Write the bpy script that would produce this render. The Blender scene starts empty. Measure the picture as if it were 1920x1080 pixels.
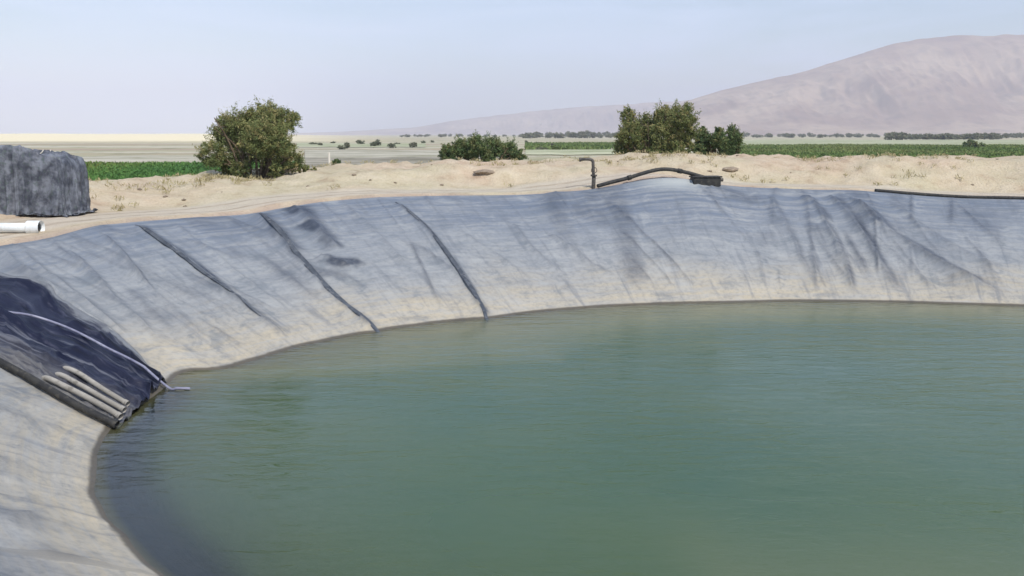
import bpy, math, random
import numpy as np
from mathutils import Vector, Matrix
from mathutils.bvhtree import BVHTree
from mathutils.kdtree import KDTree

random.seed(7)
rng = np.random.default_rng(7)
sc = bpy.context.scene
COL = sc.collection
R = math.radians

# ------------------------------------------------------------------ camera
CAMZ, F, HOR = 4.0, 1850.0, 252.0          # eye height over the water, focal length and horizon row (1920 px wide photograph)
PITCH = math.atan((540 - HOR) / F)
cp, sp = math.cos(PITCH), math.sin(PITCH)
cam = bpy.data.cameras.new('camera')
cam.sensor_width = 36.0
cam.lens = F / 1920 * 36
cam.clip_start, cam.clip_end = 0.1, 40000
camo = bpy.data.objects.new('camera', cam)
COL.objects.link(camo)
camo.location = (0, 0, CAMZ)
camo.rotation_euler = (R(90) - PITCH, 0, 0)
sc.camera = camo


def proj(P):
    """world points (n,3) -> photo pixels and depth"""
    P = np.asarray(P, float)
    y, z = P[..., 1], P[..., 2] - CAMZ
    d = y * cp - z * sp
    v = y * sp + z * cp
    d = np.where(np.abs(d) < 1e-6, 1e-6, d)
    return 960 + F * P[..., 0] / d, 540 - F * v / d, d


def ray(px, py):
    a, b = (px - 960) / F, (540 - py) / F
    return np.array([a, cp + b * sp, -sp + b * cp])


def on_plane(px, py, z):
    r = ray(px, py)
    return np.array([0, 0, CAMZ]) + r * ((z - CAMZ) / r[2])


def at_depth(px, py, D):
    r = ray(px, py)
    return np.array([0, 0, CAMZ]) + r * (D / r[1])


# ------------------------------------------------------------------ helpers
def hash2(ix, iy, seed):
    n = (ix.astype(np.int64) * 374761393 + iy.astype(np.int64) * 668265263 + seed * 974634777) & 0x7fffffff
    n = ((n ^ (n >> 13)) * 1274126177) & 0x7fffffff
    n = n ^ (n >> 16)
    return (n & 0xffff) / 65535.0


def vnoise(x, y, seed=0):
    x, y = np.broadcast_arrays(np.asarray(x, float), np.asarray(y, float))
    ix, iy = np.floor(x), np.floor(y)
    fx, fy = x - ix, y - iy
    fx = fx * fx * fx * (fx * (fx * 6 - 15) + 10)
    fy = fy * fy * fy * (fy * (fy * 6 - 15) + 10)
    a, b = hash2(ix, iy, seed), hash2(ix + 1, iy, seed)
    c, d = hash2(ix, iy + 1, seed), hash2(ix + 1, iy + 1, seed)
    return (a + (b - a) * fx) * (1 - fy) + (c + (d - c) * fx) * fy - 0.5


def fbm(x, y, seed=0, octv=4, gain=0.5):
    s, a = 0, 1.0
    for o in range(octv):
        s = s + a * vnoise(x * 2 ** o + 17.3 * o, y * 2 ** o - 9.1 * o, seed + o)
        a *= gain
    return s


def sstep(a, b, x):
    t = np.clip((np.asarray(x, float) - a) / (b - a), 0, 1)
    return t * t * (3 - 2 * t)


SHEETS = {'water', 'pond_bank', 'pond_floor', 'ground', 'liner_sheet', 'tarp', 'row_cover_field', 'stubble_field', 'mountain', 'hills'}


def np_mesh(name, V, Fc, mat=None, smooth=True, attrs=None):
    V = np.ascontiguousarray(V, np.float32)
    Fc = np.ascontiguousarray(Fc, np.int32)
    if name in SHEETS:                       # open sheets face upwards
        e1, e2 = V[Fc[:, 2]] - V[Fc[:, 0]], V[Fc[:, 3]] - V[Fc[:, 1]]
        if np.cross(e1, e2)[:, 2].sum() < 0: Fc = np.ascontiguousarray(Fc[:, ::-1])
    me = bpy.data.meshes.new(name)
    me.vertices.add(len(V))
    me.vertices.foreach_set('co', V.ravel())
    k = Fc.shape[1]
    me.loops.add(Fc.size)
    me.loops.foreach_set('vertex_index', Fc.ravel())
    me.polygons.add(len(Fc))
    me.polygons.foreach_set('loop_start', np.arange(0, Fc.size, k, dtype=np.int32))
    me.polygons.foreach_set('use_smooth', np.full(len(Fc), smooth, dtype=bool))
    for nm, (ty, data) in (attrs or {}).items():
        a = me.attributes.new(nm, ty, 'POINT')
        data = np.ascontiguousarray(data, np.float32)
        a.data.foreach_set('vector' if ty == 'FLOAT_VECTOR' else 'value', data.ravel())
    me.update(calc_edges=True)
    me.validate()
    if mat: me.materials.append(mat)
    return me


def grid_faces(nu, nv, wrap=False):
    iu = np.arange(nu if wrap else nu - 1)
    iv = np.arange(nv - 1)
    A, B = np.meshgrid(iu, iv, indexing='ij')
    A2 = (A + 1) % nu
    return np.stack([A * nv + B, A2 * nv + B, A2 * nv + B + 1, A * nv + B + 1], -1).reshape(-1, 4)


def link(name, me, parent=None):
    o = bpy.data.objects.new(name, me)
    COL.objects.link(o)
    if parent: o.parent = parent
    return o


def tag(o, label=None, cat=None, group=None, kind=None):
    if label: o['label'] = label
    if cat: o['category'] = cat
    if group: o['group'] = group
    if kind: o['kind'] = kind
    return o


def thing(name, loc, label, cat, group=None, rz=0):
    o = bpy.data.objects.new(name, None)
    COL.objects.link(o)
    o.location = tuple(float(c) for c in loc)
    o.rotation_euler.z = rz
    o.empty_display_size = 0.2
    return tag(o, label, cat, group)


def catmull(P, n, closed=False):
    P = np.asarray(P, float)
    out = []
    m = len(P)
    rngk = range(m if closed else m - 1)
    for k in rngk:
        if closed:
            p0, p1, p2, p3 = P[(k - 1) % m], P[k], P[(k + 1) % m], P[(k + 2) % m]
        else:
            p0, p1, p2, p3 = P[max(k - 1, 0)], P[k], P[k + 1], P[min(k + 2, m - 1)]
        nn = n[k] if hasattr(n, '__len__') else n
        t = (np.arange(nn) / nn)[:, None]
        out.append(0.5 * ((2 * p1) + (-p0 + p2) * t + (2 * p0 - 5 * p1 + 4 * p2 - p3) * t ** 2 + (-p0 + 3 * p1 - 3 * p2 + p3) * t ** 3))
    if not closed: out.append(P[-1:])
    return np.concatenate(out)


def tube(path, rad, seg=10, cap=True, squash=1.0):
    """tube along a polyline; rad scalar or one per point -> V, quads (caps as small inset rings)"""
    P = np.asarray(path, float)
    n = len(P)
    rad = np.full(n, rad, float) if np.isscalar(rad) else np.asarray(rad, float)
    T = np.gradient(P, axis=0)
    T /= np.linalg.norm(T, axis=1)[:, None] + 1e-9
    up = np.tile(np.array([0, 0, 1.0]), (n, 1))
    bad = np.abs(T[:, 2]) > 0.95
    up[bad] = (1, 0, 0)
    if bad.any() and not bad.all(): up[:] = (0.3, 1, 0.1)
    S = np.cross(T, up); S /= np.linalg.norm(S, axis=1)[:, None] + 1e-9
    U = np.cross(S, T)
    a = np.arange(seg) / seg * 2 * np.pi
    ring = lambda c, s, u, r: c + r * (np.cos(a)[:, None] * s + squash * np.sin(a)[:, None] * u)
    rows = [ring(P[i], S[i], U[i], rad[i]) for i in range(n)]
    if cap:
        rows = [ring(P[0], S[0], U[0], 1e-4)] + rows + [ring(P[-1], S[-1], U[-1], 1e-4)]
    V = np.concatenate(rows)
    m = len(rows)
    q = []
    for i in range(m - 1):
        for j in range(seg):
            k = (j + 1) % seg
            q.append((i * seg + j, i * seg + k, (i + 1) * seg + k, (i + 1) * seg + j))
    return V, np.array(q)


def join(parts):
    Vs, Fs, off = [], [], 0
    for V, f in parts:
        Vs.append(V); Fs.append(np.asarray(f) + off); off += len(V)
    return np.concatenate(Vs), np.concatenate(Fs)


def boxq(x0, x1, y0, y1, z0, z1):
    V = np.array([(x, y, z) for x in (x0, x1) for y in (y0, y1) for z in (z0, z1)], float)
    Q = [(0, 1, 3, 2), (4, 6, 7, 5), (0, 4, 5, 1), (2, 3, 7, 6), (0, 2, 6, 4), (1, 5, 7, 3)]
    return V, np.array(Q)


# ------------------------------------------------------------------ materials
class NT:
    def __init__(self, name, rough=0.8, spec=0.3):
        self.m = bpy.data.materials.new(name)
        self.m.use_nodes = True
        self.t = self.m.node_tree
        self.b = self.t.nodes['Principled BSDF']
        self.b.inputs['Roughness'].default_value = rough
        self.b.inputs['Specular IOR Level'].default_value = spec

    def n(self, ty, **kw):
        nd = self.t.nodes.new(ty)
        for k, v in kw.items():
            if k.startswith('i_'):
                nd.inputs[k[2:].replace('_', ' ')].default_value = v
            else:
                setattr(nd, k, v)
        return nd

    def l(self, a, b): self.t.links.new(a, b)

    def put(self, sock, v):
        if hasattr(v, 'is_linked') or hasattr(v, 'links'): self.l(v, sock)
        else: sock.default_value = v

    def math(self, op, a, b=0.0, clamp=False):
        nd = self.n('ShaderNodeMath', operation=op, use_clamp=clamp)
        self.put(nd.inputs[0], a); self.put(nd.inputs[1], b)
        return nd.outputs[0]

    def rng(self, v, a, b, c=0.0, d=1.0, smooth=True):
        nd = self.n('ShaderNodeMapRange')
        nd.interpolation_type = 'SMOOTHSTEP' if smooth else 'LINEAR'
        self.put(nd.inputs[0], v)
        for i, x in enumerate((a, b, c, d)): self.put(nd.inputs[i + 1], x)
        return nd.outputs[0]

    def mix(self, f, a, b, blend='MIX'):
        nd = self.n('ShaderNodeMix', data_type='RGBA', blend_type=blend)
        fix = lambda v: (*v, 1.0) if isinstance(v, tuple) and len(v) == 3 else v
        self.put(nd.inputs[0], f); self.put(nd.inputs[6], fix(a)); self.put(nd.inputs[7], fix(b))
        return nd.outputs[2]

    def noise(self, vec=None, scale=5.0, detail=4.0, rough=0.55, dist=0.0):
        nd = self.n('ShaderNodeTexNoise')
        nd.inputs['Scale'].default_value = scale
        nd.inputs['Detail'].default_value = detail
        nd.inputs['Roughness'].default_value = rough
        nd.inputs['Distortion'].default_value = dist
        if vec: self.l(vec, nd.inputs['Vector'])
        return nd.outputs['Fac']

    def attr(self, name, out='Fac'):
        return self.n('ShaderNodeAttribute', attribute_name=name).outputs[out]

    def pos(self): return self.n('ShaderNodeNewGeometry').outputs['Position']
    def obj(self): return self.n('ShaderNodeTexCoord').outputs['Object']

    def scaled(self, v, s):
        nd = self.n('ShaderNodeVectorMath', operation='MULTIPLY')
        self.l(v, nd.inputs[0]); nd.inputs[1].default_value = s
        return nd.outputs[0]

    def bump(self, h, strength=0.3, dist=0.05):
        nd = self.n('ShaderNodeBump')
        nd.inputs['Strength'].default_value = strength
        nd.inputs['Distance'].default_value = dist
        self.l(h, nd.inputs['Height'])
        self.l(nd.outputs[0], self.b.inputs['Normal'])
        return nd.outputs[0]

    def color(self, c): self.put(self.b.inputs['Base Color'], (*c, 1) if isinstance(c, tuple) else c)


def liner_material():
    k = NT('dusty_liner', 0.5, 0.45)
    us = k.attr('us', 'Vector')
    z = k.n('ShaderNodeSeparateXYZ'); k.l(k.pos(), z.inputs[0]); z = z.outputs[2]
    big = k.noise(us, 0.45, 5, 0.6)
    lines = k.noise(k.scaled(us, (0.5, 7.0, 1)), 1.0, 5, 0.65, 0.4)       # old water lines along the slope
    runs = k.noise(k.scaled(us, (5.0, 0.5, 1)), 1.0, 4, 0.6, 0.3)         # runs of dust down the slope
    fine = k.noise(us, 9.0, 5, 0.65)
    zz = k.math('ADD', z, k.math('MULTIPLY', k.math('SUBTRACT', big, 0.5), 1.3))
    zz = k.math('ADD', zz, k.math('MULTIPLY', k.math('SUBTRACT', lines, 0.5), 0.75))
    silt = k.rng(zz, -0.05, 1.05, 1.0, 0.0)
    top = k.rng(zz, 1.0, 2.1)
    c = k.mix(top, (0.25, 0.265, 0.28), (0.135, 0.165, 0.215))
    c = k.mix(silt, c, (0.45, 0.39, 0.285))
    l2 = k.rng(lines, 0.35, 0.68)
    c = k.mix(k.math('MULTIPLY', l2, 0.5), c, (0.38, 0.375, 0.355))
    r2 = k.rng(runs, 0.5, 0.72)
    c = k.mix(k.math('MULTIPLY', r2, 0.5), c, (0.125, 0.14, 0.165))
    f2 = k.rng(fine, 0.42, 0.7)
    c = k.mix(k.math('MULTIPLY', f2, 0.35), c, (0.14, 0.155, 0.165))
    med = k.noise(k.scaled(us, (1.3, 1.9, 1)), 1.0, 6, 0.72, 0.6)
    c = k.mix(k.math('MULTIPLY', k.rng(med, 0.51, 0.66), 0.42), c, (0.115, 0.14, 0.165))
    c = k.mix(k.math('MULTIPLY', k.rng(med, 0.34, 0.48, 1, 0), 0.35), c, (0.40, 0.405, 0.39))
    clean_shading = k.attr('clean_shading')
    c = k.mix(k.rng(clean_shading, -1.0, 0.0, 1.0, 0.0, False), c, (0.44, 0.46, 0.44))  # negative values paint the lit hump paler
    cl = k.math('MULTIPLY', clean_shading, k.rng(fine, 0.25, 0.6, 0.7, 1.0), True)
    c = k.mix(cl, c, (0.03, 0.037, 0.054))  # dust-free liner and the painted shade of folds
    wet = k.rng(k.math('ADD', z, k.math('MULTIPLY', k.math('SUBTRACT', fine, 0.5), 0.03)), 0.02, 0.05, 1.0, 0.0)
    c = k.mix(k.math('MULTIPLY', wet, 0.85), c, (0.055, 0.045, 0.03))
    under = k.rng(z, -0.07, 0.0, 1.0, 0.0)
    c = k.mix(under, c, k.mix(clean_shading, (0.13, 0.125, 0.075), (0.032, 0.038, 0.062)))
    k.color(c)
    k.put(k.b.inputs['Roughness'], k.rng(cl, 0, 1, 0.6, 0.38))
    k.bump(k.math('ADD', k.math('MULTIPLY', lines, 0.6), k.math('MULTIPLY', fine, 0.5)), 0.5, 0.03)
    return k.m


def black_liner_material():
    k = NT('black_liner', 0.42, 0.28)
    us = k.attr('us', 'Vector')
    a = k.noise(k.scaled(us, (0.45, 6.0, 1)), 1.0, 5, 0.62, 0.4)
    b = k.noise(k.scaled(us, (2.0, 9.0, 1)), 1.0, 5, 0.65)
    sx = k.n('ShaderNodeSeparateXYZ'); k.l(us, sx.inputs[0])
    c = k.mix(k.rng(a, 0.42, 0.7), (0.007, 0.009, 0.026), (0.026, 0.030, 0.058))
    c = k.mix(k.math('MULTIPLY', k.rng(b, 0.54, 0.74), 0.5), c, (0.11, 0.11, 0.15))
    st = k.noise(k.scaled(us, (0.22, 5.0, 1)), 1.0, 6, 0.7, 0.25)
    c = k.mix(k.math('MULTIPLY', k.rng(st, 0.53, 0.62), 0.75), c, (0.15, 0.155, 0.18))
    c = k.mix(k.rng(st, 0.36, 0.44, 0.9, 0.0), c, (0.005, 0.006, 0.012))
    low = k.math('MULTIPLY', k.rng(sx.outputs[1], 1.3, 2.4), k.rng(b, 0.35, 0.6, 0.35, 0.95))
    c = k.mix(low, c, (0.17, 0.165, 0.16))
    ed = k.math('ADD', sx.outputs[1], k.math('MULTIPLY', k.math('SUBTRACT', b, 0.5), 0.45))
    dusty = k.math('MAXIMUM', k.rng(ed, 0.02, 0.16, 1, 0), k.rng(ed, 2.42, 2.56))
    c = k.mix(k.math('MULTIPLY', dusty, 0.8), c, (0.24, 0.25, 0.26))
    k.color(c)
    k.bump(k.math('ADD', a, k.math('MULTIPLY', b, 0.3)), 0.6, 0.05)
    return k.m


def ground_material():
    k = NT('sandy_ground', 0.95, 0.15)
    P = k.pos()
    o = k.attr('off')
    n1 = k.noise(P, 0.22, 5, 0.6)
    n2 = k.noise(P, 1.6, 6, 0.65)
    n3 = k.noise(P, 14.0, 4, 0.6)
    c = k.mix(k.rng(n1, 0.35, 0.65), (0.54, 0.41, 0.295), (0.51, 0.445, 0.30))
    c = k.mix(k.math('MULTIPLY', k.rng(n2, 0.4, 0.72), 0.55), c, (0.66, 0.57, 0.43))
    c = k.mix(k.math('MULTIPLY', k.rng(n2, 0.3, 0.45, 1, 0), 0.5), c, (0.34, 0.24, 0.165))
    c = k.mix(k.math('MULTIPLY', k.rng(n3, 0.5, 0.72), 0.35), c, (0.30, 0.23, 0.16))
    # trodden track on the crest
    path = k.math('MULTIPLY', k.rng(o, 0.35, 0.7), k.rng(o, 2.1, 2.7, 1, 0))
    c = k.mix(k.math('MULTIPLY', path, 0.65), c, (0.56, 0.50, 0.41))
    wob = k.math('ADD', o, k.math('MULTIPLY', k.math('SUBTRACT', n1, 0.5), 0.9))
    for rc in (0.95, 1.95):
        rut = k.math('MULTIPLY', k.rng(wob, rc - 0.16, rc - 0.04), k.rng(wob, rc + 0.04, rc + 0.18, 1, 0))
        c = k.mix(k.math('MULTIPLY', rut, k.rng(n2, 0.3, 0.6, 0.2, 0.75)), c, (0.36, 0.285, 0.21))
    lip = k.rng(o, 0.1, 0.5, 1, 0)
    c = k.mix(k.math('MULTIPLY', lip, 0.7), c, (0.32, 0.245, 0.215))
    # plain beyond the bank: long dry bands of scrub, bare sand and pale stubble
    pl = k.noise(k.scaled(P, (0.004, 0.03, 0)), 1.0, 5, 0.6)
    c2 = k.mix(k.rng(pl, 0.35, 0.5), (0.40, 0.315, 0.235), (0.40, 0.37, 0.24))
    c2 = k.mix(k.rng(pl, 0.5, 0.62), c2, (0.55, 0.50, 0.40))
    sh = k.noise(P, 0.12, 6, 0.75)
    c2 = k.mix(k.math('MULTIPLY', k.rng(sh, 0.52, 0.62), 0.5), c2, (0.15, 0.17, 0.09))
    c = k.mix(k.rng(o, 16, 28), c, c2)
    bright = k.attr('dune')
    c = k.mix(bright, c, (0.80, 0.70, 0.47))
    k.color(c)
    k.bump(k.math('ADD', n2, k.math('MULTIPLY', n3, 0.45)), 0.9, 0.12)
    return k.m


def water_material():
    k = NT('pond_water')
    t = k.t
    t.nodes.remove(k.b)
    out = t.nodes['Material Output']
    P = k.pos()
    zone = k.noise(k.scaled(P, (0.16, 0.22, 0)), 1.0, 3, 0.5)
    w1 = k.noise(k.scaled(P, (2.2, 5.2, 1)), 1.0, 4, 0.6, 0.5)
    w2 = k.noise(k.scaled(P, (0.7, 1.9, 1)), 1.0, 2, 0.5, 0.3)
    h = k.math('ADD', k.math('MULTIPLY', w1, 0.75), w2)
    bp = k.n('ShaderNodeBump')
    k.put(bp.inputs['Strength'], k.rng(zone, 0.36, 0.64, 0.22, 0.85))
    bp.inputs['Distance'].default_value = 0.06
    k.l(h, bp.inputs['Height'])
    dep = k.attr('depth')
    murk = k.math('SUBTRACT', 1.0, k.math('POWER', 2.718, k.math('MULTIPLY', dep, -2.0)))
    bare = k.attr('bare')
    murk = k.math('MULTIPLY', murk, k.math('SUBTRACT', 1.0, k.math('MULTIPLY', bare, k.rng(dep, 0.13, 0.42, 0.85, 0.0))))
    cl = k.noise(k.scaled(P, (0.3, 0.3, 0)), 1.0, 4, 0.55)
    col = k.mix(k.rng(cl, 0.3, 0.7), (0.033, 0.084, 0.034), (0.047, 0.091, 0.027))
    col = k.mix(k.math('MULTIPLY', k.rng(dep, 0.1, 2.9, 1.0, 0.0), k.math('SUBTRACT', 1.0, k.math('MULTIPLY', bare, 0.7))), col, (0.15, 0.168, 0.082))
    dif = k.n('ShaderNodeBsdfDiffuse'); k.l(col, dif.inputs[0])
    tr = k.n('ShaderNodeBsdfTransparent'); tr.inputs[0].default_value = (0.8, 0.85, 0.72, 1)
    body = k.n('ShaderNodeMixShader')
    k.l(murk, body.inputs[0]); k.l(tr.outputs[0], body.inputs[1]); k.l(dif.outputs[0], body.inputs[2])
    gl = k.n('ShaderNodeBsdfGlossy'); gl.inputs['Roughness'].default_value = 0.06; gl.inputs['Color'].default_value = (1, 1, 1, 1)
    k.l(bp.outputs[0], gl.inputs['Normal'])
    fr = k.n('ShaderNodeFresnel'); fr.inputs[0].default_value = 1.38
    ms = k.n('ShaderNodeMixShader')
    k.l(fr.outputs[0], ms.inputs[0]); k.l(body.outputs[0], ms.inputs[1]); k.l(gl.outputs[0], ms.inputs[2])
    k.l(ms.outputs[0], out.inputs['Surface'])
    return k.m


def leaf_material(name, a, b, d):
    k = NT(name, 0.75, 0.15)
    t = k.attr('tint')
    c = k.mix(k.rng(t, 0.0, 0.5, smooth=False), a, b)
    c = k.mix(k.rng(t, 0.5, 1.0, smooth=False), c, d)
    k.color(c)
    k.b.inputs['Transmission Weight'].default_value = 0.0
    return k.m


def mottled(name, cols, scale=6.0, rough=0.8, spec=0.3, bump=0.3, bdist=0.02, stretch=(1, 1, 1)):
    k = NT(name, rough, spec)
    v = k.scaled(k.obj(), stretch)
    a = k.noise(v, scale, 5, 0.62)
    c = k.mix(k.rng(a, 0.36, 0.66), cols[0], cols[1])
    if len(cols) > 2:
        b = k.noise(v, scale * 2.7, 4, 0.6)
        c = k.mix(k.math('MULTIPLY', k.rng(b, 0.52, 0.7), 0.7), c, cols[2])
    k.color(c)
    if bump: k.bump(k.noise(v, scale * 4, 4, 0.6), bump, bdist)
    return k.m


M_LINER = liner_material()
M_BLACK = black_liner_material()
M_GROUND = ground_material()
M_WATER = water_material()
M_BARK = mottled('shrub_bark', [(0.10, 0.075, 0.05), (0.19, 0.15, 0.105)], 9, 0.9, 0.1, 0.6, 0.02)
M_TAMARISK = leaf_material('dusty_olive_leaves', (0.10, 0.13, 0.05), (0.185, 0.21, 0.075), (0.33, 0.28, 0.125))
M_GREEN = leaf_material('green_leaves', (0.07, 0.115, 0.05), (0.12, 0.17, 0.065), (0.20, 0.20, 0.085))
M_FAR = leaf_material('far_leaves', (0.13, 0.155, 0.10), (0.19, 0.205, 0.13), (0.25, 0.235, 0.165))
M_CROP = leaf_material('crop_leaves', (0.06, 0.15, 0.04), (0.10, 0.20, 0.045), (0.20, 0.21, 0.06))
M_CROP2 = leaf_material('field_leaves', (0.09, 0.15, 0.04), (0.13, 0.19, 0.055), (0.20, 0.22, 0.08))
M_STRAW = leaf_material('dry_grass_blades', (0.30, 0.27, 0.13), (0.40, 0.34, 0.19), (0.50, 0.42, 0.26))
M_TUBE = mottled('dark_geotextile', [(0.055, 0.064, 0.08), (0.10, 0.112, 0.13), (0.20, 0.205, 0.21)], 5, 0.85, 0.2, 0.5, 0.02)
M_PVC = mottled('dusty_white_pvc', [(0.27, 0.25, 0.215), (0.40, 0.375, 0.33), (0.13, 0.118, 0.10)], 3, 0.7, 0.2, 0.1, 0.01)
M_LILAC = mottled('pale_grey_pvc', [(0.20, 0.20, 0.28), (0.32, 0.32, 0.40), (0.13, 0.13, 0.18)], 4, 0.4, 0.5, 0.1, 0.01)
M_BORE = mottled('pipe_bore', [(0.05, 0.05, 0.05), (0.09, 0.085, 0.08)], 6, 0.9, 0.1, 0)
M_HOSE = mottled('black_poly_pipe', [(0.022, 0.022, 0.022), (0.045, 0.043, 0.038), (0.10, 0.09, 0.07)], 5, 0.6, 0.3, 0.2, 0.01)
M_STEEL = mottled('weathered_pipe', [(0.06, 0.055, 0.05), (0.13, 0.115, 0.10), (0.20, 0.16, 0.12)], 7, 0.7, 0.3, 0.3, 0.01)
M_WHITE = mottled('white_plastic', [(0.72, 0.75, 0.74), (0.82, 0.84, 0.83), (0.6, 0.6, 0.56)], 5, 0.45, 0.4, 0.1, 0.01)
M_TARP = mottled('faded_grey_tarp', [(0.05, 0.055, 0.072), (0.20, 0.212, 0.245), (0.085, 0.115, 0.10)], 4.2, 0.5, 0.4, 0.45, 0.04)
M_ROCK = mottled('brown_rock', [(0.30, 0.235, 0.175), (0.43, 0.35, 0.265), (0.24, 0.185, 0.14)], 5, 0.95, 0.1, 0.8, 0.04)
M_POLE = mottled('bleached_wood', [(0.50, 0.46, 0.38), (0.62, 0.58, 0.50)], 8, 0.9, 0.1, 0.3, 0.01, (1, 1, 0.2))
M_PLASTIC = mottled('silvered_row_cover', [(0.20, 0.185, 0.145), (0.36, 0.335, 0.28), (0.13, 0.135, 0.09)], 0.5, 0.9, 0.08, 0.3, 0.05, (0.25, 3, 1))

# ------------------------------------------------------------------ pond outline: waterline W and crest line C
Wpx = [(310, 1080), (232, 1000), (192, 930), (186, 850), (222, 800), (268, 762), (303, 728), (345, 697), (430, 689), (540, 655), (630, 635),
       (720, 617), (820, 605), (920, 596), (1060, 581), (1200, 572), (1350, 567), (1500, 565), (1700, 567), (1920, 574)]
Wv = [tuple(on_plane(px, py, 0)[:2]) for px, py in Wpx]
Wc = Wv + [(16.6, 21.2), (20.8, 17.5), (22.5, 12.5), (20.0, 8.0), (14.5, 5.8), (8.0, 5.2), (2.5, 5.3), (-1.4, 6.5)]
nseg = [90] * 3 + [70] * 3 + [70] * 2 + [90] * 11 + [30] * 9
nseg = (nseg + [30] * 40)[:len(Wc)]
Wl = catmull(Wc, nseg, True)
NU = len(Wl)
ctr = np.array([8.5, 14.0])
# outward direction: smoothed normals of the waterline
T = np.roll(Wl, -1, 0) - np.roll(Wl, 1, 0)
Nn = np.stack([-T[:, 1], T[:, 0]], 1)
Nn /= np.linalg.norm(Nn, axis=1)[:, None] + 1e-9
if np.sum((Nn * (Wl - ctr)).sum(1)) < 0: Nn = -Nn
seglen = np.linalg.norm(np.roll(Wl, -1, 0) - Wl, axis=1)
UA = np.concatenate([[0], np.cumsum(seglen)[:-1]])
PER = seglen.sum()


def smooth_closed(A, width_m):
    uu = np.arange(0, PER, 0.05)
    B = np.stack([np.interp(uu, np.append(UA, PER), np.append(A[:, i], A[0, i])) for i in range(A.shape[1])], 1)
    kn = int(width_m / 0.05)
    g = np.exp(-0.5 * (np.arange(-3 * kn, 3 * kn + 1) / kn) ** 2); g /= g.sum()
    Bp = np.concatenate([B[-3 * kn:], B, B[:3 * kn]])
    Bs = np.stack([np.convolve(Bp[:, i], g, 'valid') for i in range(A.shape[1])], 1)
    return np.stack([np.interp(UA, uu, Bs[:, i]) for i in range(A.shape[1])], 1)


Nn = smooth_closed(Nn, 1.0)
Nn /= np.linalg.norm(Nn, axis=1)[:, None]
wid = np.full((NU, 1), 5.3)
Cl = smooth_closed(Wl, 0.5) + Nn * wid
Cl = smooth_closed(Cl, 0.5)
rimpx = np.array([(-400, 600), (-200, 520), (0, 455), (80, 446), (170, 420), (270, 410), (400, 402), (470, 398), (520, 387), (600, 374), (700, 366), (760, 364), (1000, 362),
                  (1100, 354), (1160, 343), (1210, 333), (1260, 329), (1310, 335), (1360, 347), (1500, 352), (1620, 354), (1720, 363), (1800, 368), (1920, 371), (2200, 378)])
bp_px, _, _ = proj(np.column_stack([Cl, np.full(NU, 2.3)]))
Dd = Cl[:, 1]
zr = CAMZ - (np.interp(bp_px, rimpx[:, 0], rimpx[:, 1]) - HOR) * Dd / F
vis = sstep(11, 15, Cl[:, 1]) * (1 - sstep(2000, 2300, bp_px))
zr = 2.3 * (1 - vis) + np.clip(zr, 1.85, 3.0) * vis
zr = smooth_closed(zr[:, None], 0.25)[:, 0]

# ------------------------------------------------------------------ pond bank (the liner) as a lofted sheet
NS_lo, NS_hi = 30, 118
S = np.concatenate([np.linspace(-0.75, 0, NS_lo, endpoint=False), np.linspace(0, 1.0, NS_hi), [1.012, 1.03, 1.055, 1.08]])
NS = len(S)
X = Wl[:, None, :] + (Cl - Wl)[:, None, :] * S[None, :, None]
Sg = np.broadcast_to(S, (NU, NS))
prof = np.where(Sg < 0, Sg, np.where(Sg < 1, Sg + 0.03 * np.sin(np.pi * np.clip(Sg, 0, 1)), 1.0))
Z = zr[:, None] * prof
Z = np.where(Sg < 0, 2.4 * Sg, Z)
rnd = np.clip((Sg - 0.93) / 0.07, 0, 1)
Z = Z - 0.03 * rnd ** 2 * (Sg < 1) - np.where(Sg >= 1, 0.03 + 1.5 * (Sg - 1) ** 1.0, 0)
Ug = np.broadcast_to(UA[:, None], (NU, NS))
Mg = Sg * 5.5                                            # metres up the slope
amp = np.clip(1 - np.abs(Sg - 0.5) * 0.7, 0.3, 1)
dz = 0.09 * fbm(Ug * 0.5, Mg * 0.4, 3, 3)
dz = dz + 0.03 * amp * vnoise(Ug * 0.55 + 0.4 * Mg, Mg * 1.3, 11) + 0.022 * vnoise(Ug * 0.9, Mg * 3.6, 12) + 0.012 * vnoise(Ug * 2.4, Mg * 6, 13)
wr = np.zeros((NU, NS))
for sl_, fr_, hh_, sd_ in ((0.10, 0.75, 0.08, 21), (-0.16, 1.3, 0.06, 22), (0.22, 2.3, 0.04, 23), (0.02, 3.9, 0.022, 24)):
    q = 1 - np.abs(vnoise(Ug * fr_ + Mg * sl_ * fr_, Mg * 0.07 * fr_, sd_)) * (5.5 if fr_ < 2 else 4.5)
    on = sstep(-0.1, 0.25, vnoise(Ug * fr_ * 0.5, Mg * 0.45, sd_ + 30))
    wr = wr + hh_ * np.clip(q, 0, 1) ** 2 * on * sstep(0.02, 0.25, Sg)
# short tight ripples lying across the slope
q = 1 - np.abs(vnoise(Ug * 0.35, Mg * 2.6 + 0.5 * vnoise(Ug * 0.6, Mg, 27), 28)) * 5
wr = wr + 0.014 * np.clip(q, 0, 1) ** 2
dz = dz + wr
edge = (1 - sstep(0.97, 1.0, Sg) * 0.8)
wl = 0.75 + 0.25 * sstep(0.0, 0.12, np.abs(Sg))
Z0 = Z + dz * edge * wl
G = np.concatenate([X, Z0[..., None]], -1)               # (NU,NS,3)

gpx, gpy, gd = proj(G)
okv = (gd > 3) & (Sg > -0.05) & (Sg < 1.02) & (G[..., 1] > 6)
kd_idx = np.argwhere(okv)
kdt = KDTree(len(kd_idx))
for i, (a, b) in enumerate(kd_idx):
    kdt.insert((gpx[a, b], gpy[a, b], 0), i)
kdt.balance()


def hit(px, py):
    _, i, _ = kdt.find((px, py, 0))
    return kd_idx[i].astype(float)


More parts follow.
